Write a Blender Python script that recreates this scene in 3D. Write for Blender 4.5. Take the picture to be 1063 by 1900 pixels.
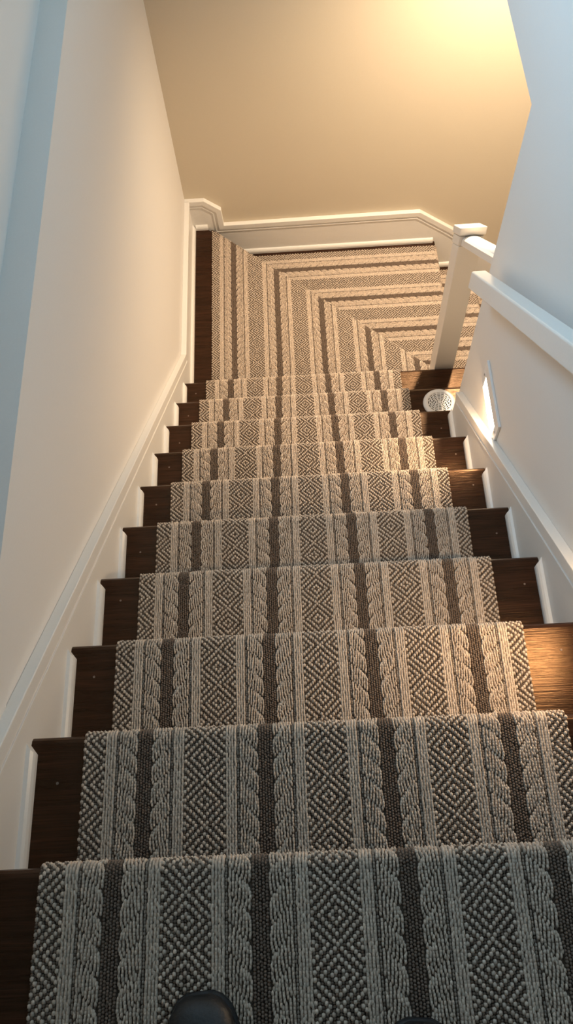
import bpy, bmesh, math, random
import numpy as np
from mathutils import Vector, Matrix

for o in list(bpy.data.objects):
    bpy.data.objects.remove(o)
scene = bpy.context.scene
COL = scene.collection
random.seed(7)
RNG = np.random.default_rng(11)

# ------------------------------------------------------------------ camera
cam_d = bpy.data.cameras.new('camera')
cam = bpy.data.objects.new('camera', cam_d)
COL.objects.link(cam)
cam_d.sensor_fit = 'VERTICAL'
cam_d.sensor_height = 36.0
cam_d.lens = 1538.67 / 1900.0 * 36.0
cam_d.clip_start = 0.02
CAM = Vector((0.5435, -0.068, 1.3708))
_p, _y, _r = 1.1261, 0.0620, -0.1092          # pitch down, yaw, roll
_f = Vector((0, math.cos(_p), -math.sin(_p)))
_u = Vector((0, math.sin(_p), math.cos(_p)))
_x = Vector((1, 0, 0))
_Z = Matrix.Rotation(_y, 3, 'Z')
_f, _u, _x = _Z @ _f, _Z @ _u, _Z @ _x
_x2 = math.cos(_r) * _x + math.sin(_r) * _u
_u2 = -math.sin(_r) * _x + math.cos(_r) * _u
cam.matrix_world = Matrix(((_x2.x, _u2.x, -_f.x, CAM.x),
                           (_x2.y, _u2.y, -_f.y, CAM.y),
                           (_x2.z, _u2.z, -_f.z, CAM.z),
                           (0, 0, 0, 1)))
scene.camera = cam

# ------------------------------------------------------------------ world, daylight, exposure
world = bpy.data.worlds.new('world')
scene.world = world
world.use_nodes = True
wb = world.node_tree.nodes['Background']
wb.inputs[0].default_value = (0.55, 0.75, 1.0, 1)
wb.inputs[1].default_value = 1.0

DAY_POWER = 42.0            # daylight through the upstairs window
LAMP_POWER = 57.0           # recessed ceiling lamp over the lower flight
STEP_POWER = 3.7           # each step light
sun_d = bpy.data.lights.new('window_daylight', 'AREA')
sun_d.shape = 'RECTANGLE'
sun_d.size, sun_d.size_y = 0.75, 1.15
sun_d.energy = DAY_POWER
sun_d.color = (0.44, 0.73, 1.0)
sun = bpy.data.objects.new('window_daylight', sun_d)
COL.objects.link(sun)
sun.location = (-0.26, 1.95, 1.15)
sun.rotation_euler = (0, math.radians(-90), 0)    # faces +x through the window

vs = scene.view_settings
vs.view_transform = 'Standard'
vs.look = 'None'
vs.gamma = 1.0
vs.use_curve_mapping = False
vs.exposure = 0.0

# ------------------------------------------------------------------ dimensions (metres)
R, T, W = 0.2022, 0.2379, 1.118       # riser, going, clear width between skirts
C1, CW = 0.102, 0.896                 # runner left edge, runner width
NT = 10                               # straight treads; tread 1 is the landing edge
OV, TH = 0.022, 0.028                 # nosing overhang, tread thickness
YB = 3.298                            # face of the back wall
SL = R / T
ZA, ZB = -10 * R, -11 * R             # two winder levels
XEND = 1.297                          # right end of the two open treads
YEND = 1.672                          # end of the right-hand wall
XN = 1.33                             # nosing of the lower winder
LEDGE = 0.005
XUP = -0.091                          # face of the left wall above its ledge
ny = lambda k: (k - 1) * T
nz = lambda k: -(k - 1) * R

# ------------------------------------------------------------------ materials
def mat(name):
    m = bpy.data.materials.new(name)
    m.use_nodes = True
    nt = m.node_tree
    return m, nt, nt.nodes['Principled BSDF']

def simple(name, col, rough=0.5, metal=0.0, bump=0.0, bscale=200, spec=0.5, coat=0.0):
    m, nt, b = mat(name)
    b.inputs['Base Color'].default_value = (*col, 1)
    b.inputs['Roughness'].default_value = rough
    b.inputs['Metallic'].default_value = metal
    b.inputs['Specular IOR Level'].default_value = spec
    b.inputs['Coat Weight'].default_value = coat
    tc = nt.nodes.new('ShaderNodeTexCoord')
    n = nt.nodes.new('ShaderNodeTexNoise')
    n.inputs['Scale'].default_value = bscale
    n.inputs['Detail'].default_value = 4
    nt.links.new(tc.outputs['Object'], n.inputs['Vector'])
    mx = nt.nodes.new('ShaderNodeMix')
    mx.data_type = 'RGBA'
    mx.inputs['A'].default_value = (*[c * 0.97 for c in col], 1)
    mx.inputs['B'].default_value = (*[min(1, c * 1.03) for c in col], 1)
    nt.links.new(n.outputs['Fac'], mx.inputs['Factor'])
    nt.links.new(mx.outputs['Result'], b.inputs['Base Color'])
    if bump:
        bp = nt.nodes.new('ShaderNodeBump')
        bp.inputs['Strength'].default_value = bump
        bp.inputs['Distance'].default_value = 0.002
        nt.links.new(n.outputs['Fac'], bp.inputs['Height'])
        nt.links.new(bp.outputs['Normal'], b.inputs['Normal'])
    return m

def emit(name, col, strength):
    m, nt, b = mat(name)
    b.inputs['Base Color'].default_value = (*col, 1)
    b.inputs['Emission Color'].default_value = (*col, 1)
    b.inputs['Emission Strength'].default_value = strength
    return m

def wood(name, dark, light, rough=0.27, axis='X'):
    m, nt, b = mat(name)
    N, L = nt.nodes, nt.links
    tc = N.new('ShaderNodeTexCoord')
    oi = N.new('ShaderNodeObjectInfo')
    mul = N.new('ShaderNodeVectorMath'); mul.operation = 'SCALE'
    comb = N.new('ShaderNodeCombineXYZ')
    for i in range(3):
        L.new(oi.outputs['Random'], comb.inputs[i])
    L.new(comb.outputs[0], mul.inputs[0]); mul.inputs['Scale'].default_value = 13.0
    add = N.new('ShaderNodeVectorMath'); add.operation = 'ADD'
    L.new(tc.outputs['Object'], add.inputs[0]); L.new(mul.outputs[0], add.inputs[1])
    mp = N.new('ShaderNodeMapping')
    mp.inputs['Scale'].default_value = (1.6, 22, 22) if axis == 'X' else (22, 1.6, 22)
    L.new(add.outputs[0], mp.inputs[0])
    n1 = N.new('ShaderNodeTexNoise'); n1.inputs['Scale'].default_value = 2.2
    n1.inputs['Detail'].default_value = 8; n1.inputs['Distortion'].default_value = 0.6
    L.new(mp.outputs[0], n1.inputs['Vector'])
    mp2 = N.new('ShaderNodeMapping')
    mp2.inputs['Scale'].default_value = (6, 190, 190) if axis == 'X' else (190, 6, 190)
    L.new(add.outputs[0], mp2.inputs[0])
    n2 = N.new('ShaderNodeTexNoise'); n2.inputs['Scale'].default_value = 2.0
    n2.inputs['Detail'].default_value = 3
    L.new(mp2.outputs[0], n2.inputs['Vector'])
    mixf = N.new('ShaderNodeMath'); mixf.operation = 'MULTIPLY'
    L.new(n1.outputs['Fac'], mixf.inputs[0]); L.new(n2.outputs['Fac'], mixf.inputs[1])
    cr = N.new('ShaderNodeValToRGB')
    cr.color_ramp.elements[0].position = 0.14; cr.color_ramp.elements[0].color = (*dark, 1)
    cr.color_ramp.elements[1].position = 0.42; cr.color_ramp.elements[1].color = (*light, 1)
    L.new(mixf.outputs[0], cr.inputs[0])
    L.new(cr.outputs[0], b.inputs['Base Color'])
    b.inputs['Roughness'].default_value = rough
    b.inputs['Specular IOR Level'].default_value = 0.42
    b.inputs['Specular Tint'].default_value = (1.0, 0.62, 0.36, 1)
    bp = N.new('ShaderNodeBump'); bp.inputs['Strength'].default_value = 0.45
    bp.inputs['Distance'].default_value = 0.0012
    L.new(n2.outputs['Fac'], bp.inputs['Height']); L.new(bp.outputs['Normal'], b.inputs['Normal'])
    return m

M = {}
M['wall'] = simple('wall_paint', (0.78, 0.75, 0.71), 0.55, bump=0.06, bscale=320)
M['wall_tan'] = simple('tan_wall_paint', (0.65, 0.565, 0.435), 0.6, bump=0.06, bscale=320)
M['ceil'] = simple('ceiling_paint', (0.80, 0.78, 0.74), 0.8)
M['trim'] = simple('trim_paint', (0.83, 0.80, 0.75), 0.32)
M['wood'] = wood('stained_oak', (0.010, 0.0045, 0.003), (0.042, 0.017, 0.010))
M['backing'] = simple('carpet_backing', (0.085, 0.060, 0.042), 0.95, bump=0.5, bscale=500)
M['filler'] = simple('nail_filler', (0.20, 0.15, 0.12), 0.6)
M['vent'] = simple('vent_plastic', (0.78, 0.77, 0.75), 0.4)
M['dark'] = simple('dark_void', (0.02, 0.018, 0.016), 0.8)
M['leather'] = simple('black_leather', (0.010, 0.010, 0.011), 0.45, bump=0.3, bscale=260)
M['rubber'] = simple('black_rubber', (0.010, 0.010, 0.011), 0.6)
M['cloth'] = simple('dark_cloth', (0.012, 0.013, 0.018), 0.9, bump=0.4, bscale=700)
M['metal'] = simple('painted_metal', (0.80, 0.79, 0.77), 0.35)
M['screw'] = simple('screw_metal', (0.5, 0.48, 0.45), 0.3, metal=1.0)
M['lens'] = emit('step_light_lens', (1.0, 0.84, 0.62), 17.0)
M['lamp_lens'] = emit('ceiling_lamp_lens', (1.0, 0.74, 0.45), 30.0)

def yarn_material():
    m, nt, b = mat('loop_yarn')
    N, L = nt.nodes, nt.links
    at = N.new('ShaderNodeAttribute'); at.attribute_name = 'yarn'
    tc = N.new('ShaderNodeTexCoord')
    n = N.new('ShaderNodeTexNoise'); n.inputs['Scale'].default_value = 900
    L.new(tc.outputs['Object'], n.inputs['Vector'])
    mr = N.new('ShaderNodeMapRange')
    mr.inputs['To Min'].default_value = 0.82; mr.inputs['To Max'].default_value = 1.18
    L.new(n.outputs['Fac'], mr.inputs['Value'])
    mul = N.new('ShaderNodeVectorMath'); mul.operation = 'SCALE'
    L.new(at.outputs['Color'], mul.inputs[0]); L.new(mr.outputs[0], mul.inputs['Scale'])
    L.new(mul.outputs[0], b.inputs['Base Color'])
    b.inputs['Roughness'].default_value = 0.9
    b.inputs['Specular IOR Level'].default_value = 0.15
    return m
M['yarn'] = yarn_material()

# ------------------------------------------------------------------ helpers
def link(name, me, m, parent=None):
    o = bpy.data.objects.new(name, me)
    COL.objects.link(o)
    if m is not None and not me.materials:
        me.materials.append(m)
    if parent is not None:
        o.parent = parent
    return o

def empty(name, loc=(0, 0, 0)):
    o = bpy.data.objects.new(name, None)
    o.empty_display_size = 0.1
    COL.objects.link(o)
    o.location = loc
    return o

def tag(o, label=None, cat=None, group=None, kind=None):
    if label: o['label'] = label
    if cat: o['category'] = cat
    if group: o['group'] = group
    if kind: o['kind'] = kind
    return o

def bm_mesh(bm, name, smooth=False):
    bmesh.ops.recalc_face_normals(bm, faces=bm.faces[:])
    me = bpy.data.meshes.new(name)
    bm.to_mesh(me); bm.free()
    if smooth:
        for p in me.polygons: p.use_smooth = True
    return me

def add_box(bm, a, b):
    x0, y0, z0 = a; x1, y1, z1 = b
    v = [bm.verts.new(p) for p in ((x0, y0, z0), (x1, y0, z0), (x1, y1, z0), (x0, y1, z0),
                                   (x0, y0, z1), (x1, y0, z1), (x1, y1, z1), (x0, y1, z1))]
    for f in ((0, 1, 2, 3), (4, 5, 6, 7), (0, 1, 5, 4), (1, 2, 6, 5), (2, 3, 7, 6), (3, 0, 4, 7)):
        bm.faces.new([v[i] for i in f])

def boxes(name, bxs, m, parent=None, bevel=0.0, seg=2):
    bm = bmesh.new()
    for a, b in bxs: add_box(bm, a, b)
    if bevel:
        bmesh.ops.recalc_face_normals(bm, faces=bm.faces[:])
        bmesh.ops.bevel(bm, geom=bm.edges[:], offset=bevel, segments=seg, affect='EDGES', profile=0.5)
    return link(name, bm_mesh(bm, name), m, parent)

def prism_mesh(name, pts, axis, a, b, bevel=0.0, seg=2):
    """polygon extruded along an axis; pts are the two other coordinates in x,y,z order"""
    def P(p, t):
        if axis == 'x': return (t, p[0], p[1])
        if axis == 'y': return (p[0], t, p[1])
        return (p[0], p[1], t)
    bm = bmesh.new()
    va = [bm.verts.new(P(p, a)) for p in pts]
    vb = [bm.verts.new(P(p, b)) for p in pts]
    n = len(pts)
    bm.faces.new(va); bm.faces.new(vb[::-1])
    for i in range(n):
        bm.faces.new((va[i], va[(i + 1) % n], vb[(i + 1) % n], vb[i]))
    bmesh.ops.recalc_face_normals(bm, faces=bm.faces[:])
    if bevel:
        bmesh.ops.bevel(bm, geom=bm.edges[:], offset=bevel, segments=seg, affect='EDGES', profile=0.5)
    return bm_mesh(bm, name)

def prism(name, pts, axis, a, b, m, parent=None, bevel=0.0, seg=2):
    return link(name, prism_mesh(name, pts, axis, a, b, bevel, seg), m, parent)

def offset_line(pts, d):
    """mitred offset of a polyline; d > 0 goes to the right of the direction of travel"""
    out = []
    for i, p in enumerate(pts):
        ns = []
        for j in (i - 1, i):
            if 0 <= j < len(pts) - 1:
                dx, dy = pts[j + 1][0] - pts[j][0], pts[j + 1][1] - pts[j][1]
                l = math.hypot(dx, dy)
                ns.append((dy / l, -dx / l))
        if len(ns) == 1:
            n, k = ns[0], 1.0
        else:
            sx, sy = ns[0][0] + ns[1][0], ns[0][1] + ns[1][1]
            l = math.hypot(sx, sy); n = (sx / l, sy / l)
            k = 1.0 / max(0.3, n[0] * ns[0][0] + n[1] * ns[0][1])
        out.append((p[0] + n[0] * d * k, p[1] + n[1] * d * k))
    return out

# ------------------------------------------------------------------ room shell
wl = boxes('wall_left', [((-0.22, -3.0, -3.7), (-0.02, YB, LEDGE - 0.105)),
                         ((-0.22, -3.0, LEDGE - 0.105), (-0.0175, YB, LEDGE)),
                         ((-0.22, 2.55, LEDGE), (XUP, YB, 2.45)),
                         ((-0.22, -3.0, LEDGE), (XUP, 1.35, 2.45)),
                         ((-0.22, 1.35, LEDGE), (XUP, 2.55, 0.75)),
                         ((-0.22, 1.35, 1.55), (XUP, 2.55, 2.45))], M['wall'])
tag(wl, 'pale plastered stairwell wall on the left with a narrow horizontal ledge', kind='structure')
wbk = boxes('wall_back', [((-0.20, YB, -3.7), (3.4, YB + 0.12, 2.45))], M['wall_tan'])
tag(wbk, 'tan painted wall at the foot of the straight flight', kind='structure')
wr = boxes('wall_right', [((1.138, -3.0, -3.7), (1.262, YEND, 2.45)),
                          ((1.138, YEND, -0.055), (1.262, YB, 2.45))], M['wall'])
tag(wr, 'white wall on the right with an opening above the winder steps', kind='structure')
we = boxes('wall_entry', [((-0.20, -3.12, -0.3), (1.262, -3.0, 2.45))], M['wall'])
tag(we, 'end wall of the upstairs passage behind the viewer', kind='structure')
wf = boxes('wall_lower', [((3.4, 0.9, -3.7), (3.52, YB + 0.12, 0.06)),
                          ((1.262, 0.9, -3.7), (3.4, 1.0, 0.06))], M['wall'])
tag(wf, 'walls enclosing the lower hall beside the second flight', kind='structure')
cl = boxes('ceiling', [((-0.20, -3.12, 2.45), (1.262, YB + 0.12, 2.55))], M['ceil'])
tag(cl, 'white ceiling above the stairwell', kind='structure')
cl2 = boxes('ceiling', [((1.262, 0.9, -0.055), (3.52, YB, 0.06))], M['ceil'])
tag(cl2, 'white ceiling over the lower flight', kind='structure')
fl = boxes('floor', [((-0.0175, -3.0, -0.12), (1.138, -0.27, 0.0))], M['wood'])
tag(fl, 'dark oak floor of the upstairs passage', kind='structure')
fl2 = boxes('floor', [((-0.02, 0.9, -3.72), (3.4, YB, -3.64))], M['wood'])
tag(fl2, 'dark oak floor of the lower hall', kind='structure')

# high window in the left wall, above the frame
win = empty('window_1', (-0.15, 1.95, 0.75))
tag(win, 'white framed high window in the left wall letting in cool daylight', kind='structure')
for a, b in (((-0.03, -0.60, 0.0), (0.03, -0.54, 0.8)), ((-0.03, 0.54, 0.0), (0.03, 0.60, 0.8)),
             ((-0.03, -0.54, 0.0), (0.03, 0.54, 0.06)), ((-0.03, -0.54, 0.74), (0.03, 0.54, 0.8)),
             ((-0.015, -0.015, 0.06), (0.015, 0.015, 0.74))):
    boxes('window_frame', [(a, b)], M['trim'], win)

# ------------------------------------------------------------------ skirting boards
def skirt(name, label, top, axis, wall, face, depth_below, m=M['trim'], proud=0.006, side=1):
    """board + moulded cap along a polyline lying in a wall plane"""
    e = empty(name)
    tag(e, label, kind='structure')
    low = [(p[0], p[1] - depth_below) for p in top]
    tb = offset_line(top, 0.006 * side)
    prism('board', tb + low[::-1], axis, wall, face, m, e)
    sgn = 1 if face > wall else -1
    d1 = offset_line(top, 0.030 * side)
    prism('cap_moulding', top + d1[::-1], axis, wall, face + sgn * proud, m, e, bevel=0.0022)
    a2 = offset_line(top, 0.042 * side); d2 = offset_line(top, 0.049 * side)
    prism('bead', a2 + d2[::-1], axis, wall, face + sgn * 0.0035, m, e, bevel=0.0012)
    return e

OFFL, OFFR = 0.132, 0.140
y_flat = (OFFL - (ZA + 0.196)) / SL            # where the sloping cap meets the level one
ltop = [((OFFL - LEDGE) / SL - 0.02, LEDGE + 0.0), (y_flat, ZA + 0.196), (YB - 0.02, ZA + 0.196)]
ltop[0] = (-0.30, OFFL)
ltop.insert(1, (0.0, OFFL))
bl = skirt('baseboard_left', 'white moulded skirting stepping down along the left wall', ltop, 'x', -0.02, 0.0, 0.42)
rtop = [(-0.30, OFFR), (0.0, OFFR), (1.635, OFFR - SL * 1.635)]
br = skirt('baseboard_right', 'white moulded skirting sloping down along the right wall', rtop, 'x', 1.138, 1.118, 0.40)
btop = [(-0.02, ZA + 0.196), (0.082, ZA + 0.196), (0.165, ZA + 0.126), (0.168, ZB + 0.219), (1.228, ZB + 0.226),
        (1.420, ZB + 0.084), (1.420 + 1.9, ZB + 0.084 - 1.9 * SL)]
bb = empty('baseboard_back')
tag(bb, 'white moulded skirting following the winder steps along the tan wall', kind='structure')
lowb = [(p[0], min(p[1] - 0.30, ZB - 0.02)) for p in btop]
prism('board', offset_line(btop, 0.006) + [(btop[6][0], btop[6][1] - 0.4), (1.3, ZB - 0.45), (-0.02, ZB - 0.02)],
      'y', YB, YB - 0.02, M['trim'], bb)
d1 = offset_line(btop, 0.030)
prism('cap_moulding', btop + d1[::-1], 'y', YB, YB - 0.026, M['trim'], bb, bevel=0.0022)
a2, d2 = offset_line(btop, 0.042), offset_line(btop, 0.049)
prism('bead', a2 + d2[::-1], 'y', YB, YB - 0.0235, M['trim'], bb, bevel=0.0012)

# shoe mouldings: a quarter round on each tread, mitred short of the nosing
def shoe_mesh(name, length, mirror):
    bm = bmesh.new()
    s = -1 if mirror else 1
    prof = [(0, 0), (0.014, 0), (0.014, 0.012), (0.0115, 0.020), (0.007, 0.0255), (0, 0.028)]
    va = [bm.verts.new((s * x, 0, z)) for x, z in prof]
    vb = [bm.verts.new((s * x, length + (0 if x > 0.001 else 0.006) - x * 0.0 - (0.014 - x) * -0.8, z)) for x, z in prof]
    bm.faces.new(va); bm.faces.new(vb[::-1])
    for i in range(len(prof)):
        j = (i + 1) % len(prof)
        bm.faces.new((va[i], va[j], vb[j], vb[i]))
    return bm_mesh(bm, name)

smL, smR = shoe_mesh('shoe_moulding', T - 0.012, False), shoe_mesh('shoe_moulding', T - 0.012, True)
for k in range(2, NT + 1):
    o = link('shoe_moulding', smL, M['trim'], bl); o.location = (0.0, ny(k - 1) - OV + 0.001, nz(k))
    if k <= 8:
        o = link('shoe_moulding', smR, M['trim'], br); o.location = (W, ny(k - 1) - OV + 0.001, nz(k))
o = link('shoe_moulding', shoe_mesh('shoe_moulding', YB - 0.02 - 0.014 - (ny(10) - OV), False), M['trim'], bl)
o.location = (0.0, ny(10) - OV + 0.001, ZA)
def shoe_back(x0, x1, z):
    pr = [(YB - 0.02, z), (YB - 0.034, z), (YB - 0.034, z + 0.012), (YB - 0.0315, z + 0.020), (YB - 0.027, z + 0.0255), (YB - 0.02, z + 0.028)]
    prism('shoe_moulding', pr, 'x', x0, x1, M['trim'], bb)
shoe_back(0.014, 0.080, ZA)
shoe_back(0.17, XN - 0.012, ZB)
for j in range(1, 5):
    shoe_back(XN + (j - 1) * T, XN + j * T - 0.03, ZB - j * R)

# ------------------------------------------------------------------ staircase
stairs = empty('staircase')
tag(stairs, 'dark stained oak staircase turning right at the bottom with two winder steps', 'stairs')

def nose_profile(depth, n=6):
    """(y, z) with the nosing tip at y=0, top at z=0"""
    r = TH / 2
    pts = [(-depth, 0.0)]
    for i in range(n + 1):
        a = math.pi / 2 - math.pi * i / n
        pts.append((-r + r * math.cos(a), -r + r * math.sin(a)))
    pts.append((-depth, -TH))
    return pts
tm = prism_mesh('tread', nose_profile(T + OV), 'x', 0.0, W)
tm2 = prism_mesh('tread', nose_profile(T + OV), 'x', 0.0, XEND)
rm = prism_mesh('riser', [(-0.018, -R), (0, -R), (0, -TH), (-0.018, -TH)], 'x', 0.0, W)
rm2 = prism_mesh('riser', [(-0.018, -R), (0, -R), (0, -TH), (-0.018, -TH)], 'x', 0.0, XEND - OV)
for k in range(1, NT + 1):
    o = link('tread', tm if k < 9 else tm2, M['wood'], stairs); o.location = (0, ny(k), nz(k))
    o = link('riser', rm if k < 9 else rm2, M['wood'], stairs); o.location = (0, ny(k) - OV, nz(k))
# filled nail heads at the tread ends
bm = bmesh.new()
bmesh.ops.create_cone(bm, cap_ends=True, segments=10, radius1=0.0028, radius2=0.0024, depth=0.0012)
nm = bm_mesh(bm, 'nail_plug')
for k in range(2, NT + 1):
    for x in (0.055, W - 0.045):
        o = link('nail_plug', nm, M['filler'], stairs); o.location = (x, ny(k) - 0.075 + 0.012 * math.sin(k * 2.1 + x), nz(k) + 0.0004)
# winders
SA, SB = Vector((0.159, 3.215)), Vector((1.166, 2.302))      # carpet edge of the upper winder
sd = (SB - SA).normalized(); sn = Vector((-sd.y, sd.x))      # sn points away from the upper winder
if sn.y < 0: sn = -sn
wa = SA - sn * 0.012
def on_diag_x(y, off): 
    p = SA + sn * off
    return p.x + (y - p.y) * sd.x / sd.y
def on_diag_y(x, off):
    p = SA + sn * off
    return p.y + (x - p.x) * sd.y / sd.x
y0a = ny(10) - OV
polyA = [(0, y0a), (1.171, y0a), (1.171, on_diag_y(1.171, -0.012)), (on_diag_x(YB - 0.02, -0.012), YB - 0.02), (0, YB - 0.02)]
prism('winder_tread', polyA, 'z', ZA - TH, ZA, M['wood'], stairs, bevel=0.004)
polyAr = [(1.171, on_diag_y(1.171, -0.034)), (on_diag_x(YB - 0.02, -0.034), YB - 0.02),
          (on_diag_x(YB - 0.02, -0.052), YB - 0.02), (1.171, on_diag_y(1.171, -0.052))]
prism('riser', polyAr, 'z', ZB, ZA - TH, M['wood'], stairs)
prism('winder_tread', [(0, y0a), (1.165, y0a), (1.165, 2.27), (XN, 2.27), (XN, YB - 0.02), (0, YB - 0.02)], 'z', ZB - TH, ZB, M['wood'], stairs, bevel=0.004)
tl = prism_mesh('tread', nose_profile(T + OV), 'x', 0.0, YB - 0.02 - 2.27)
rl = prism_mesh('riser', [(-0.018, -R), (0, -R), (0, -TH), (-0.018, -TH)], 'x', 0.0, YB - 0.02 - 2.27)
for j in range(0, 6):
    if j:
        o = link('tread', tl, M['wood'], stairs)
        o.location = (XN + j * T, YB - 0.02, ZB - j * R); o.rotation_euler = (0, 0, -math.pi / 2)
    o = link('riser', rl, M['wood'], stairs)
    o.location = (XN - OV + j * T, YB - 0.02, ZB - j * R); o.rotation_euler = (0, 0, -math.pi / 2)
# white stringer closing the open side of the lower flight
prism('stringer', [(1.262, ZB + 0.05), (1.33, ZB + 0.05), (2.9, ZB + 0.05 - 1.57 * SL), (2.9, -3.64), (1.262, -3.64)],
      'y', 2.225, 2.268, M['trim'], stairs)
# panel closing the space under the open treads
prism('side_panel', [(YEND, nz(9) - 0.03), (ny(9) - 0.03, nz(9) - 0.03), (ny(9) - 0.03, nz(10) - 0.03), (ny(10) - 0.045, nz(10) - 0.03),
                     (ny(10) - 0.045, -3.64), (YEND, -3.64)], 'x', 1.235, XEND - OV, M['trim'], stairs)

# ------------------------------------------------------------------ looped carpet
PITCH = CW / 176.0                   # column pitch across the runner, 44 columns a repeat
ROW = 0.078 / 16.0                   # row pitch along the runner
CREAM = np.array((0.62, 0.51, 0.41))
TAUPE = np.array((0.160, 0.120, 0.090))
BROWN = np.array((0.215, 0.160, 0.122))

def pattern(col, s):
    """col: integer column counted from a diamond centre at the runner edge; s: distance along (diamond centre at 0)
    returns keep, colour, du (sideways shift in columns), hw, hl, ht"""
    n = len(col)
    c = np.mod(col, 44)
    keep = np.ones(n, bool)
    colr = np.tile(CREAM, (n, 1))
    du = np.zeros(n); hw = np.full(n, 0.56); hl = np.full(n, 0.66); ht = np.full(n, 1.0)
    # diamonds: columns -7..7 around the centre
    d = np.where(c > 22, c - 44, c)
    dia = np.abs(d) <= 7
    rr = np.mod(np.round(s / ROW).astype(int) + 8, 16) - 8
    mm = np.abs(d) + np.abs(rr)
    lite = np.mod(mm, 3) == 2
    lite |= mm == 8
    dk = dia & ~lite
    colr[dk] = TAUPE
    ht[dk] = 0.86; hw[dk] = 0.54; hl[dk] = 0.56
    dl = dia & lite
    hw[dl] = 0.70; hl[dl] = 0.86; ht[dl] = 1.06
    # ribs 8..11 and 33..36 keep the defaults
    rib = ((c >= 8) & (c <= 11)) | ((c >= 33) & (c <= 36))
    hw[rib] = 0.52; hl[rib] = 1.15; ht[rib] = 1.0
    # brown stripe 20..24
    br_ = (c >= 20) & (c <= 24)
    colr[br_] = BROWN
    ht[br_] = 0.92; hw[br_] = 0.50; hl[br_] = 0.56
    # cables: 12..19 (brown side is 19) and 25..32 (brown side is 25)
    for lo, brown_side, sg in ((12, 19, -1), (25, 25, 1)):
        cb = (c >= lo) & (c <= lo + 7)
        j = np.abs(c - brown_side).astype(float)              # 0 at the brown stripe .. 7 at the rib
        q = np.mod(s / 0.039 - 0.75 * j / 7.0 + 0.2 * sg, 1.0)
        gap = cb & ((q < 0.10) & (RNG.random(n) < 0.9))
        ht[cb] = 1.12 - 0.42 * np.abs(2 * q[cb] - 1) ** 3
        hw[cb] = 0.45; hl[cb] = 0.90
        dip = cb & (RNG.random(n) < 0.14)
        ht[dip] *= 0.72
        bend = np.abs(2 * q - 1) ** 3
        du[cb] = (sg * (bend * 0.9 * np.maximum(0, 1 - j / 4.0) + (q - 0.5) * -0.75 * np.clip(1 - np.abs(j - 3.5) / 3.5, 0.1, 1)))[cb]
        edge = cb & (j == 7)
        hw[edge] = 0.40; ht[edge] = 0.66; hl[edge] = 0.62; du[edge] = 0
        colr[edge] = CREAM * 0.55
        colr[gap] = TAUPE * 0.9
        ht[gap] = 0.45; hl[gap] = 0.5
    colr = colr * (1 + 0.10 * RNG.standard_normal((n, 1)))
    ht = ht * (1 + np.where(rib, 0.025, 0.06) * RNG.standard_normal(n))
    return keep, np.clip(colr, 0.01, 0.9), du, hw, hl, ht

def template(detail):
    if detail == 2: rings, n = ((1.0, 0.0), (0.80, 0.68)), 6
    elif detail == 1: rings, n = ((1.0, 0.0), (0.78, 0.68)), 5
    else: rings, n = ((1.0, 0.0),), 5
    v, f = [], []
    for i, (rad, h) in enumerate(rings):
        for k in range(n):
            a = 2 * math.pi * (k + 0.5) / n
            v.append((rad * math.cos(a), rad * math.sin(a), h))
    v.append((0, 0, 1.0))
    tri = []
    for i in range(len(rings) - 1):
        for k in range(n):
            a, b = i * n + k, i * n + (k + 1) % n
            c, d = a + n, b + n
            tri += [(a, b, d), (a, d, c)]
    base = (len(rings) - 1) * n
    for k in range(n):
        tri.append((base + k, base + (k + 1) % n, len(v) - 1))
    return np.array(v), np.array(tri)

LOOP_H = 0.0060
def loops_mesh(name, chunks):
    """chunks: list of (P, U, S, Nn, colour, hw, hl, ht, detail)"""
    VV, TT, CC = [], [], []
    base = 0
    for P, U, S, Nn, colr, hw, hl, ht, detail in chunks:
        tv, tt = template(detail)
        n, m = len(P), len(tv)
        jit = RNG.normal(0, 0.00032, (n, 2))
        P = P + U * jit[:, :1] + S * jit[:, 1:]
        tilt = RNG.normal(0, 0.10, n)
        a = (hw * PITCH)[:, None]; b = (hl * ROW * 1.12)[:, None]
        X = tv[None, :, 0] * a; Y = tv[None, :, 1] * b
        Zh = tv[None, :, 2] * (ht * LOOP_H)[:, None]
        X = X + Zh * tilt[:, None]
        V = P[:, None, :] + X[..., None] * U[:, None, :] + Y[..., None] * S[:, None, :] + Zh[..., None] * Nn[:, None, :]
        VV.append(V.reshape(-1, 3))
        TT.append((tt[None] + (np.arange(n) * m)[:, None, None]).reshape(-1, 3) + base)
        CC.append(np.repeat(colr, m, axis=0))
        base += n * m
    V = np.concatenate(VV).astype(np.float32); F = np.concatenate(TT).astype(np.int32)
    Cc = np.concatenate(CC).astype(np.float32)
    me = bpy.data.meshes.new(name)
    me.vertices.add(len(V)); me.vertices.foreach_set('co', V.ravel())
    me.loops.add(F.size); me.loops.foreach_set('vertex_index', F.ravel())
    me.polygons.add(len(F))
    me.polygons.foreach_set('loop_start', np.arange(0, F.size, 3, dtype=np.int32))
    me.polygons.foreach_set('use_smooth', np.ones(len(F), bool))
    me.update(calc_edges=True)
    at = me.attributes.new('yarn', 'FLOAT_COLOR', 'POINT')
    at.data.foreach_set('color', np.concatenate([Cc, np.ones((len(Cc), 1), np.float32)], 1).ravel())
    me.validate()
    return me

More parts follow.
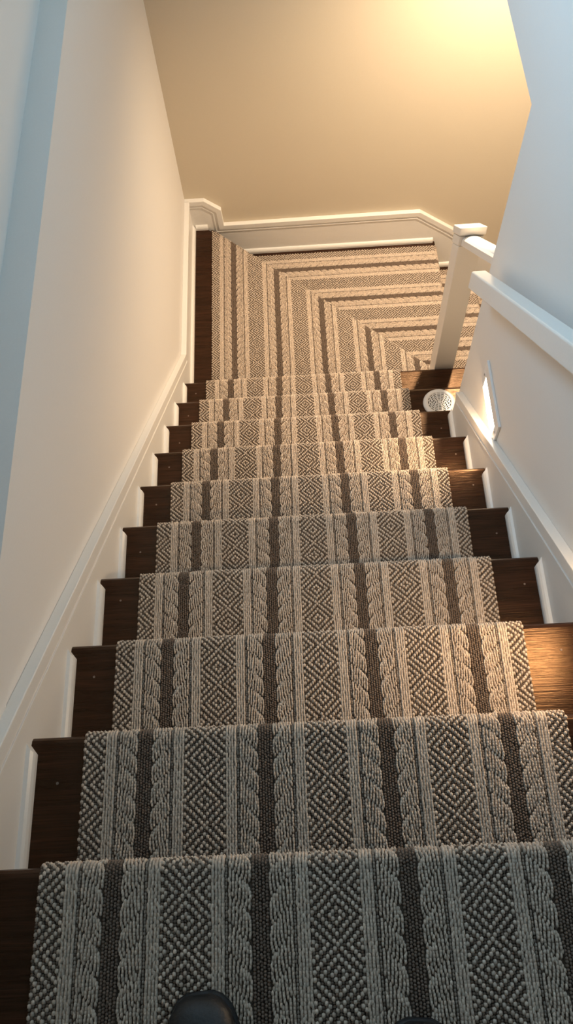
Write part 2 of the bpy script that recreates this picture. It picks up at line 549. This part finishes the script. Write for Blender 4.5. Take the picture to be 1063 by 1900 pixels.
BK = 0.003                              # backing thickness
RN = TH / 2 + BK
def tread_path(length, wrap_deg):
    """samples (along, up, normal, s) over a tread top and round its nosing; nosing tip at along = BK"""
    out = []
    n = int((length - TH / 2) / ROW)
    start = -TH / 2 - n * ROW
    for i in range(n + 1):
        out.append((start + i * ROW, BK, 0.0, 1.0, start + i * ROW))
    arc = RN + LOOP_H * 0.4
    m = int(math.radians(wrap_deg) * arc / ROW)
    for i in range(1, m + 1):
        a = math.pi / 2 - i * ROW / arc
        out.append((-TH / 2 + RN * math.cos(a), -TH / 2 + RN * math.sin(a), math.cos(a), math.sin(a), -TH / 2 + i * ROW))
    return np.array(out)

def lay(path, s_off, ncol, to_world, detail, mask=None, col0=0, jitter_edge=0.0005):
    """path rows x columns -> loops in world space"""
    nr = len(path)
    cols = np.arange(ncol) + col0
    ci = np.tile(cols, nr); ri = np.repeat(np.arange(nr), ncol)
    along, up, na, nu, s = (path[ri, k] for k in range(5))
    cm = np.mod(ci, 44)
    stag = np.where((ci % 2 == 0), 0.25, -0.25) * ROW * ((cm >= 20) & (cm <= 24))
    ribm = ((np.mod(ci, 44) >= 8) & (np.mod(ci, 44) <= 11)) | ((np.mod(ci, 44) >= 33) & (np.mod(ci, 44) <= 36))
    keep, colr, du, hw, hl, ht = pattern(ci, s - s_off)
    u = (ci + 0.5 + du) * PITCH
    P, U, S, Nn = to_world(u, along + stag * nu, up - stag * na, na, nu)
    if mask is not None:
        keep &= mask(P)
    return [a[keep] for a in (P, U, S, Nn, colr, hw, hl, ht)] + [detail]

def flight_world(yk, zk):
    def f(u, al, up, na, nu):
        n = len(u); z = np.zeros(n)
        P = np.stack([C1 + u, yk + al, zk + up], 1)
        return P, np.stack([z + 1, z, z], 1), np.stack([z, nu, -na], 1), np.stack([z, na, nu], 1)
    return f
def lower_world(xk, zk):
    def f(u, al, up, na, nu):
        n = len(u); z = np.zeros(n)
        P = np.stack([xk + al, 3.240 - u, zk + up], 1)
        return P, np.stack([z, z - 1, z], 1), np.stack([nu, z, -na], 1), np.stack([na, z, nu], 1)
    return f

runner = empty('stair_runner')
tag(runner, 'cream and taupe looped runner with diamond and cable stripes down the straight flight', 'carpet runner')
phase = {1: -0.084, 2: -0.052, 3: -0.068, 4: -0.063, 5: -0.050, 6: -0.058, 7: -0.070, 8: -0.062, 9: -0.055, 10: -0.066}
chunks = []
for k in range(1, NT + 1):
    L = T + OV - 0.004 if k > 1 else 0.46
    chunks.append(lay(tread_path(L, 105), phase[k], 176, flight_world(ny(k), nz(k)), 2 if k <= 6 else 1))
pile = link('loop_pile', loops_mesh('loop_pile', chunks), M['yarn'], runner)
tag(pile, kind='stuff')
# continuous backing under the pile, over treads, noses and risers
prof = [(-1.6, BK)]
for k in range(1, NT + 1):
    for i in range(0, 9):
        a = math.pi / 2 - math.pi * i / 8
        prof.append((ny(k) - TH / 2 + RN * math.cos(a), nz(k) - TH / 2 + RN * math.sin(a)))
    prof.append((ny(k) - OV + BK, nz(k) - TH - BK))
    prof.append((ny(k) - OV + BK, nz(k) - R + BK))
prof.append((ny(10) + 0.02, ZA + BK))
bm = bmesh.new()
prevv = None
for (y, z) in prof:
    v = (bm.verts.new((C1 + 0.001, y, z)), bm.verts.new((C1 + CW - 0.001, y, z)))
    if prevv: bm.faces.new((prevv[0], prevv[1], v[1], v[0]))
    prevv = v
bo = link('backing', bm_mesh(bm, 'backing'), M['backing'], runner)

# upper winder piece (stripes run on, cut along the diagonal)
wc = empty('winder_carpet', (0, 0, ZA))
tag(wc, 'triangular carpet piece on the upper winder step with stripes running away from viewer', 'carpet')
nA = int((1.172 - C1) / PITCH)
lenA = 3.25 - (y0a + 0.004)
rowsA = np.arange(int(lenA / ROW))
pa = np.stack([rowsA * ROW, 0 * rowsA + BK, 0 * rowsA, 0 * rowsA + 1.0, rowsA * ROW], 1)
def wA(u, al, up, na, nu):
    n = len(u); z = np.zeros(n)
    x = C1 + u; y = y0a + 0.004 + al
    dist = (x - SA.x) * sn.x + (y - SA.y) * sn.y             # < 0 inside
    t = np.clip((dist + 0.014) / 0.014, 0, 1.0)
    th = t * 1.2
    zz = BK - 0.014 * (1 - np.cos(th))
    Nn = np.stack([sn.x * np.sin(th), sn.y * np.sin(th), np.cos(th)], 1)
    Sv = np.stack([z, Nn[:, 2], -Nn[:, 1]], 1); Sv /= np.linalg.norm(Sv, axis=1)[:, None]
    Uv = np.cross(Sv, Nn)
    return np.stack([x, y, zz], 1), Uv, Sv, Nn
def mA(P):
    return ((P[:, 0] - SA.x) * sn.x + (P[:, 1] - SA.y) * sn.y < -0.001) & (P[:, 1] < YB - 0.036) & (P[:, 0] < 1.169)
chA = [lay(pa, 2.956 - (y0a + 0.004), nA, wA, 1, mA)]
o = link('loop_pile', loops_mesh('loop_pile', chA), M['yarn'], wc); tag(o, kind='stuff')
pA = [(C1 + 0.001, y0a + 0.003), (1.169, y0a + 0.003), (1.169, on_diag_y(1.169, -0.004)), (on_diag_x(YB - 0.037, -0.004), YB - 0.037), (C1 + 0.001, YB - 0.037)]
prism('backing', pA, 'z', 0.0005, BK, M['backing'], wc)
pe = [(1.169, on_diag_y(1.169, -0.002)), (on_diag_x(YB - 0.037, -0.002), YB - 0.037), (on_diag_x(YB - 0.037, -0.009), YB - 0.037), (1.169, on_diag_y(1.169, -0.009))]
prism('turned_edge', pe, 'z', -0.036, 0.0015, M['backing'], wc)

# lower runner: second winder and on down the lower flight
lr = empty('lower_runner', (0, 0, 0))
tag(lr, 'striped looped runner crossing the lower winder and turning down the second flight', 'carpet runner')
chB = []
def mB(P):
    d = (P[:, 0] - SA.x) * sn.x + (P[:, 1] - SA.y) * sn.y
    newel = (P[:, 0] > 1.162) & (P[:, 0] < 1.27) & (P[:, 1] < 2.27)
    return (d > -0.020) & ~newel
chB.append(lay(tread_path(1.25, 105), 1.194 - XN, 176, lower_world(XN, ZB), 1, mB))
for j in range(1, 4):
    chB.append(lay(tread_path(T + OV - 0.004, 105), -0.06 + 0.01 * j, 176, lower_world(XN + j * T, ZB - j * R), 0))
o = link('loop_pile', loops_mesh('loop_pile', chB), M['yarn'], lr); tag(o, kind='stuff')
prof = []
for j in range(0, 6):
    xk, zk = XN + j * T, ZB - j * R
    for i in range(0, 9):
        a = math.pi / 2 - math.pi * i / 8
        prof.append((xk - TH / 2 + RN * math.cos(a), zk - TH / 2 + RN * math.sin(a)))
    prof.append((xk - OV + BK, zk - TH - BK))
    prof.append((xk - OV + BK, zk - R + BK))
bm = bmesh.new()
prevv = None
for (x, z) in prof:
    v = (bm.verts.new((x, 3.239, z)), bm.verts.new((x, 3.240 - CW + 0.001, z)))
    if prevv: bm.faces.new((prevv[0], prevv[1], v[1], v[0]))
    prevv = v
f0 = [bm.verts.new(p) for p in ((on_diag_x(3.239, -0.02), 3.239, ZB + BK), (XN - TH / 2, 3.239, ZB + BK),
                                (XN - TH / 2, 2.345, ZB + BK), (on_diag_x(2.345, -0.02), 2.345, ZB + BK))]
bm.faces.new(f0)
link('backing', bm_mesh(bm, 'backing'), M['backing'], lr)

# ------------------------------------------------------------------ newel post and handrails
NX, NY, NW, ND = 1.163, 2.165, 0.088, 0.095
newel = empty('newel_post', (NX, NY, ZB))
tag(newel, 'square white newel post with a raked block cap at the turn of the stairs', 'newel post')
NTOP = -0.965 - ZB                       # height of the cap's front top edge
def raked(name, g, z_lo, z_hi, bevel=0.0, flat_bottom=None):
    """block whose top and bottom fall away from the viewer with the stair slope"""
    y0, y1 = -g, ND + g
    f = lambda y: -SL * (y + 0.006)
    lo = [(y1, NTOP + z_lo + f(y1)), (y0, NTOP + z_lo + f(y0))] if flat_bottom is None else [(y1, flat_bottom), (y0, flat_bottom)]
    pts = [(y0, NTOP + z_hi + f(y0)), (y1, NTOP + z_hi + f(y1))] + lo
    return prism(name, pts, 'x', -g, NW + g, M['trim'], newel, bevel=bevel, seg=3)
raked('cap', 0.006, -0.040, 0.0, 0.0035)
raked('neck', -0.003, -0.047, -0.038)
raked('collar', 0.002, -0.090, -0.046, 0.0015)
raked('neck', -0.003, -0.097, -0.089)
raked('shaft', 0.0, 0, -0.096, 0.0025, flat_bottom=0.0)

def rail(name, label, xa, xb, y0, y1, z0, slope, height, parent=None, bevel=0.006, round_top=False):
    """rail rising towards -y; z0 is the top at y0"""
    e = empty(name, (0, 0, 0)); tag(e, label, 'handrail')
    me = prism_mesh('rail', [(y0, z0), (y1, z0 - slope * (y1 - y0)), (y1, z0 - slope * (y1 - y0) - height), (y0, z0 - height)], 'x', xa, xb, bevel, 4)
    o = link('rail', me, M['trim'], e)
    return e
def domed_rail(name, label, x0, x1, y0, y1, z1, side_h, crown):
    """rail with a rounded top; z1 is the height of the shoulder at y1"""
    e = empty(name); tag(e, label, 'handrail')
    xc, hw = (x0 + x1) / 2, (x1 - x0) / 2
    prof = [(x0 + 0.006, -side_h), (x0, -side_h + 0.006), (x0, 0.0)]
    for i in range(1, 10):
        t = -1 + 2 * i / 10
        prof.append((xc + hw * t, crown * (1 - t * t) ** 0.75))
    prof += [(x1, 0.0), (x1, -side_h + 0.006), (x1 - 0.006, -side_h)]
    bm = bmesh.new()
    va = [bm.verts.new((x, y0, z1 + SL * (y1 - y0) + z)) for x, z in prof]
    vb = [bm.verts.new((x, y1, z1 + z)) for x, z in prof]
    bm.faces.new(va); bm.faces.new(vb[::-1])
    for i in range(len(prof)):
        j2 = (i + 1) % len(prof)
        f = bm.faces.new((va[i], va[j2], vb[j2], vb[i]))
        f.smooth = 3 <= i <= 11
    link('rail', bm_mesh(bm, 'rail'), M['trim'], e)
    return e
sr = domed_rail('handrail', 'short white handrail with domed top running from newel post to the wall end', 1.172, 1.242,
                YEND + 0.001, 2.164, -1.030, 0.036, 0.020)
wrail = rail('handrail', 'white square wall handrail fixed along the right wall', 1.057, 1.101, -0.35, 1.592,
             0.068 + SL * (0.869 + 0.35), SL, 0.074, bevel=0.005)
for yb in (-0.15, 0.66):
    zt = 0.068 - SL * (yb - 0.869) - 0.030
    bm = bmesh.new()
    add_box(bm, (1.100, yb - 0.010, zt - 0.010), (1.133, yb + 0.010, zt + 0.010))
    add_box(bm, (1.132, yb - 0.020, zt - 0.020), (1.138, yb + 0.020, zt + 0.020))
    link('bracket', bm_mesh(bm, 'bracket'), M['metal'], wrail)

# ------------------------------------------------------------------ step lights
def step_light(yc, label, zc):
    e = empty('step_light', (1.138, yc, zc))
    tag(e, label, 'light', 'step lights in the right wall')
    L2, H2 = 0.123, 0.056
    o_l, o_b, o_t = 0.092, -0.050, 0.010
    fp = boxes('faceplate', [((-0.008, -L2, o_t), (0.0, L2, H2)), ((-0.008, -L2, -H2), (0.0, L2, o_b)),
                             ((-0.008, -L2, o_b), (0.0, -o_l, o_t)), ((-0.008, o_l, o_b), (0.0, L2, o_t))], M['metal'], e, bevel=0.0012)
    boxes('lens', [((-0.0045, -o_l, o_b), (-0.0005, o_l, o_t))], M['lens'], e)
    for s in (-1, 1):
        bm = bmesh.new()
        bmesh.ops.create_cone(bm, cap_ends=True, segments=12, radius1=0.004, radius2=0.0035, depth=0.002,
                              matrix=Matrix.Translation((-0.009, s * 0.107, 0.0)) @ Matrix.Rotation(math.pi / 2, 4, 'Y'))
        link('screw', bm_mesh(bm, 'screw'), M['screw'], fp)
    ld = bpy.data.lights.new('step_light_glow', 'AREA')
    ld.shape = 'RECTANGLE'; ld.size = 0.17; ld.size_y = 0.03
    ld.energy = STEP_POWER; ld.color = (1.0, 0.66, 0.36)
    lo = bpy.data.objects.new('step_light_glow', ld); COL.objects.link(lo)
    lo.parent = e
    d = Vector((-0.74, 0.0, -0.67)).normalized()
    lo.rotation_mode = 'QUATERNION'
    q = d.to_track_quat('-Z', 'X')
    lo.rotation_quaternion = q
    lo.location = (-0.022, 0, -0.022)
    return e
step_light(1.340, 'glowing rectangular step light set in the right wall beside the vent', -0.870)
step_light(0.475, 'rectangular step light in the right wall near the top of the flight', -0.078)

# ------------------------------------------------------------------ ceiling lamp over the lower flight
lamp = empty('ceiling_lamp', (1.46, 2.80, -0.055))
tag(lamp, 'round recessed warm lamp in the ceiling over the lower flight', 'lamp')
def ring(name, r0, r1, z0, z1, m, parent, n=40):
    bm = bmesh.new()
    rows = []
    for k in range(n):
        a = 2 * math.pi * k / n
        c, s = math.cos(a), math.sin(a)
        rows.append([bm.verts.new((r * c, r * s, z)) for r, z in ((r0, z0), (r1, z0), (r1, z1), (r0, z1))])
    for k in range(n):
        A, B = rows[k], rows[(k + 1) % n]
        for i in range(4):
            bm.faces.new((A[i], A[(i + 1) % 4], B[(i + 1) % 4], B[i]))
    return link(name, bm_mesh(bm, name, False), m, parent)
ring('trim_ring', 0.045, 0.075, -0.006, 0.0, M['metal'], lamp)
bm = bmesh.new()
bmesh.ops.create_cone(bm, cap_ends=True, segments=40, radius1=0.044, radius2=0.044, depth=0.002, matrix=Matrix.Translation((0, 0, -0.0015)))
link('lens', bm_mesh(bm, 'lens'), M['lamp_lens'], lamp)
ld = bpy.data.lights.new('ceiling_lamp_light', 'SPOT')
ld.energy = LAMP_POWER * 4
ld.spot_size = math.radians(165); ld.spot_blend = 1.0
ld.shadow_soft_size = 0.035
ld.color = (1.0, 0.765, 0.52)
lo = bpy.data.objects.new('ceiling_lamp_light', ld); COL.objects.link(lo)
lo.parent = lamp; lo.location = (0, 0, -0.05)
lo.rotation_mode = 'QUATERNION'
lo.rotation_quaternion = Vector((0.07, -0.21, -0.95)).to_track_quat('-Z', 'Y')    # gimbal lamp aimed at the stairs

# ------------------------------------------------------------------ round vent on the ninth tread
vent = empty('floor_vent', (1.117, 1.822, nz(9)))
tag(vent, 'round white slotted vent lying on the dark tread beside the wall', 'vent')
bm = bmesh.new()
bmesh.ops.create_cone(bm, cap_ends=True, segments=48, radius1=0.052, radius2=0.052, depth=0.002, matrix=Matrix.Translation((0, 0, 0.0055)))
link('duct_opening', bm_mesh(bm, 'duct_opening'), M['dark'], vent)
def lathe(name, prof, m, parent, n=56):
    bm = bmesh.new()
    rings_ = [[bm.verts.new((r * math.cos(2 * math.pi * k / n), r * math.sin(2 * math.pi * k / n), z)) for k in range(n)] for r, z in prof]
    for a in range(len(rings_) - 1):
        for k in range(n):
            bm.faces.new((rings_[a][k], rings_[a][(k + 1) % n], rings_[a + 1][(k + 1) % n], rings_[a + 1][k]))
    return link(name, bm_mesh(bm, name, True), m, parent)
lathe('rim', [(0.068, 0.0), (0.068, 0.004), (0.065, 0.009), (0.058, 0.0115), (0.048, 0.012), (0.0475, 0.002)], M['vent'], vent)
bm = bmesh.new()
radii = [0.0, 0.0045]
edges = []
r = 0.0045
nr = 6
step = (0.048 - 0.0045) / nr
NS = 96
def polar_cell(r0, r1, a0, a1, z0, z1):
    n = max(1, int((a1 - a0) / (2 * math.pi / NS) + 0.5))
    for i in range(n):
        b0 = a0 + (a1 - a0) * i / n; b1 = a0 + (a1 - a0) * (i + 1) / n
        p = [(r0, b0), (r1, b0), (r1, b1), (r0, b1)]
        lo_ = [bm.verts.new((q * math.cos(t), q * math.sin(t), z0)) for q, t in p]
        hi_ = [bm.verts.new((q * math.cos(t), q * math.sin(t), z1)) for q, t in p]
        bm.faces.new(hi_)
        for j in range(4):
            bm.faces.new((lo_[j], lo_[(j + 1) % 4], hi_[(j + 1) % 4], hi_[j]))
for i in range(nr):
    ra = r + i * step
    polar_cell(max(0.0005, ra - (0.0045 if i == 0 else 0.0)), ra + step * 0.46, 0, 2 * math.pi, 0.0090, 0.0115)
    nb = 6 + 2 * i
    for b in range(nb):
        a = 2 * math.pi * (b + 0.5 * (i % 2)) / nb
        da = 0.0022 / (ra + step * 0.75)
        polar_cell(ra + step * 0.44, ra + step * 1.01, a - da, a + da, 0.0090, 0.0113)
link('grille', bm_mesh(bm, 'grille'), M['vent'], vent)

# ------------------------------------------------------------------ viewer's shoes
def loft(name, secs, m, parent, n=24, close=True, smooth=True):
    """secs: list of (y, x_centre, z_bottom, half_width, height, flat)"""
    bm = bmesh.new()
    rows = []
    for (y, xc, zb, hw, h, fl_) in secs:
        row = []
        for k in range(n):
            a = 2 * math.pi * k / n
            c, s = math.cos(a), math.sin(a)
            e = 0.62
            x = math.copysign(abs(c) ** e, c) * hw
            zz = (s + 1) / 2 if s >= 0 else 0.5 * (1 - abs(s) ** fl_)
            zz = 0.5 + 0.5 * s if s >= 0 else 0.5 - 0.5 * abs(s) ** fl_
            row.append(bm.verts.new((xc + x, y, zb + zz * h)))
        rows.append(row)
    for a in range(len(rows) - 1):
        for k in range(n):
            bm.faces.new((rows[a][k], rows[a][(k + 1) % n], rows[a + 1][(k + 1) % n], rows[a + 1][k]))
    bm.faces.new(rows[0]); bm.faces.new(rows[-1][::-1])
    me = bm_mesh(bm, name, smooth)
    return link(name, me, m, parent)

def make_shoe(loc, rz, mirror, label):
    e = empty('shoe', loc); e.rotation_euler = (0, 0, rz)
    tag(e, label, 'shoe', 'viewer shoes on the landing')
    s = -1 if mirror else 1
    sole = [(0.000, -0.004, 0, 0.018, 0.020, .5), (-0.006, -0.004, 0, 0.032, 0.022, .5), (-0.02, -0.003, 0, 0.044, 0.022, .5), (-0.05, 0.0, 0, 0.051, 0.022, .5),
            (-0.09, 0.003, 0, 0.053, 0.022, .5), (-0.14, 0.004, 0, 0.046, 0.022, .5), (-0.20, 0.001, 0, 0.038, 0.024, .5),
            (-0.25, 0.0, 0, 0.038, 0.026, .5), (-0.285, 0.0, 0, 0.031, 0.026, .5), (-0.298, 0.0, 0, 0.016, 0.024, .5)]
    up = [(-0.003, -0.004, 0.012, 0.016, 0.020, .5), (-0.010, -0.004, 0.010, 0.031, 0.036, .5), (-0.026, -0.003, 0.010, 0.043, 0.046, .5), (-0.055, 0.0, 0.010, 0.049, 0.055, .5),
          (-0.09, 0.003, 0.010, 0.050, 0.064, .5), (-0.13, 0.004, 0.010, 0.045, 0.078, .5), (-0.17, 0.002, 0.010, 0.040, 0.094, .5),
          (-0.21, 0.001, 0.010, 0.037, 0.100, .5), (-0.25, 0.0, 0.010, 0.036, 0.096, .5), (-0.28, 0.0, 0.010, 0.030, 0.090, .5), (-0.293, 0.0, 0.012, 0.017, 0.08, .5)]
    sh = lambda L_: [(y, s * x, z, w, h, f) for (y, x, z, w, h, f) in L_]
    loft('sole', sh(sole), M['rubber'], e)
    upo = loft('upper', sh(up), M['leather'], e)
    # raised toe cap seam and vamp
    cap = [(-0.046, 0.0, 0.010, 0.0490, 0.0545, .5), (-0.049, 0.0, 0.010, 0.0510, 0.0580, .5), (-0.053, 0.0, 0.010, 0.0510, 0.0590, .5), (-0.056, 0.0, 0.010, 0.0490, 0.056, .5)]
    loft('toe_cap_seam', sh(cap), M['leather'], upo)
    ton = [(-0.085, 0.003, 0.03, 0.020, 0.045, .5), (-0.10, 0.003, 0.03, 0.026, 0.052, .5), (-0.15, 0.003, 0.03, 0.026, 0.075, .5), (-0.18, 0.002, 0.03, 0.024, 0.092, .5), (-0.19, 0.002, 0.03, 0.018, 0.092, .5)]
    loft('tongue', sh(ton), M['cloth'], upo)
    for q in range(5):
        y = -0.098 - q * 0.018
        zt = 0.079 + q * 0.0095
        bm = bmesh.new()
        add_box(bm, (-0.028, y - 0.003, zt - 0.004), (0.032, y + 0.003, zt + 0.004))
        link('lace', bm_mesh(bm, 'lace'), M['cloth'], upo)
    return e
make_shoe((0.358, -0.172, 0.0110), math.radians(4), False, 'black leather shoe toe at the lower left of the runner')
make_shoe((0.657, -0.214, 0.0110), math.radians(-5), True, 'black shoe tip barely showing at the bottom edge right of centre')
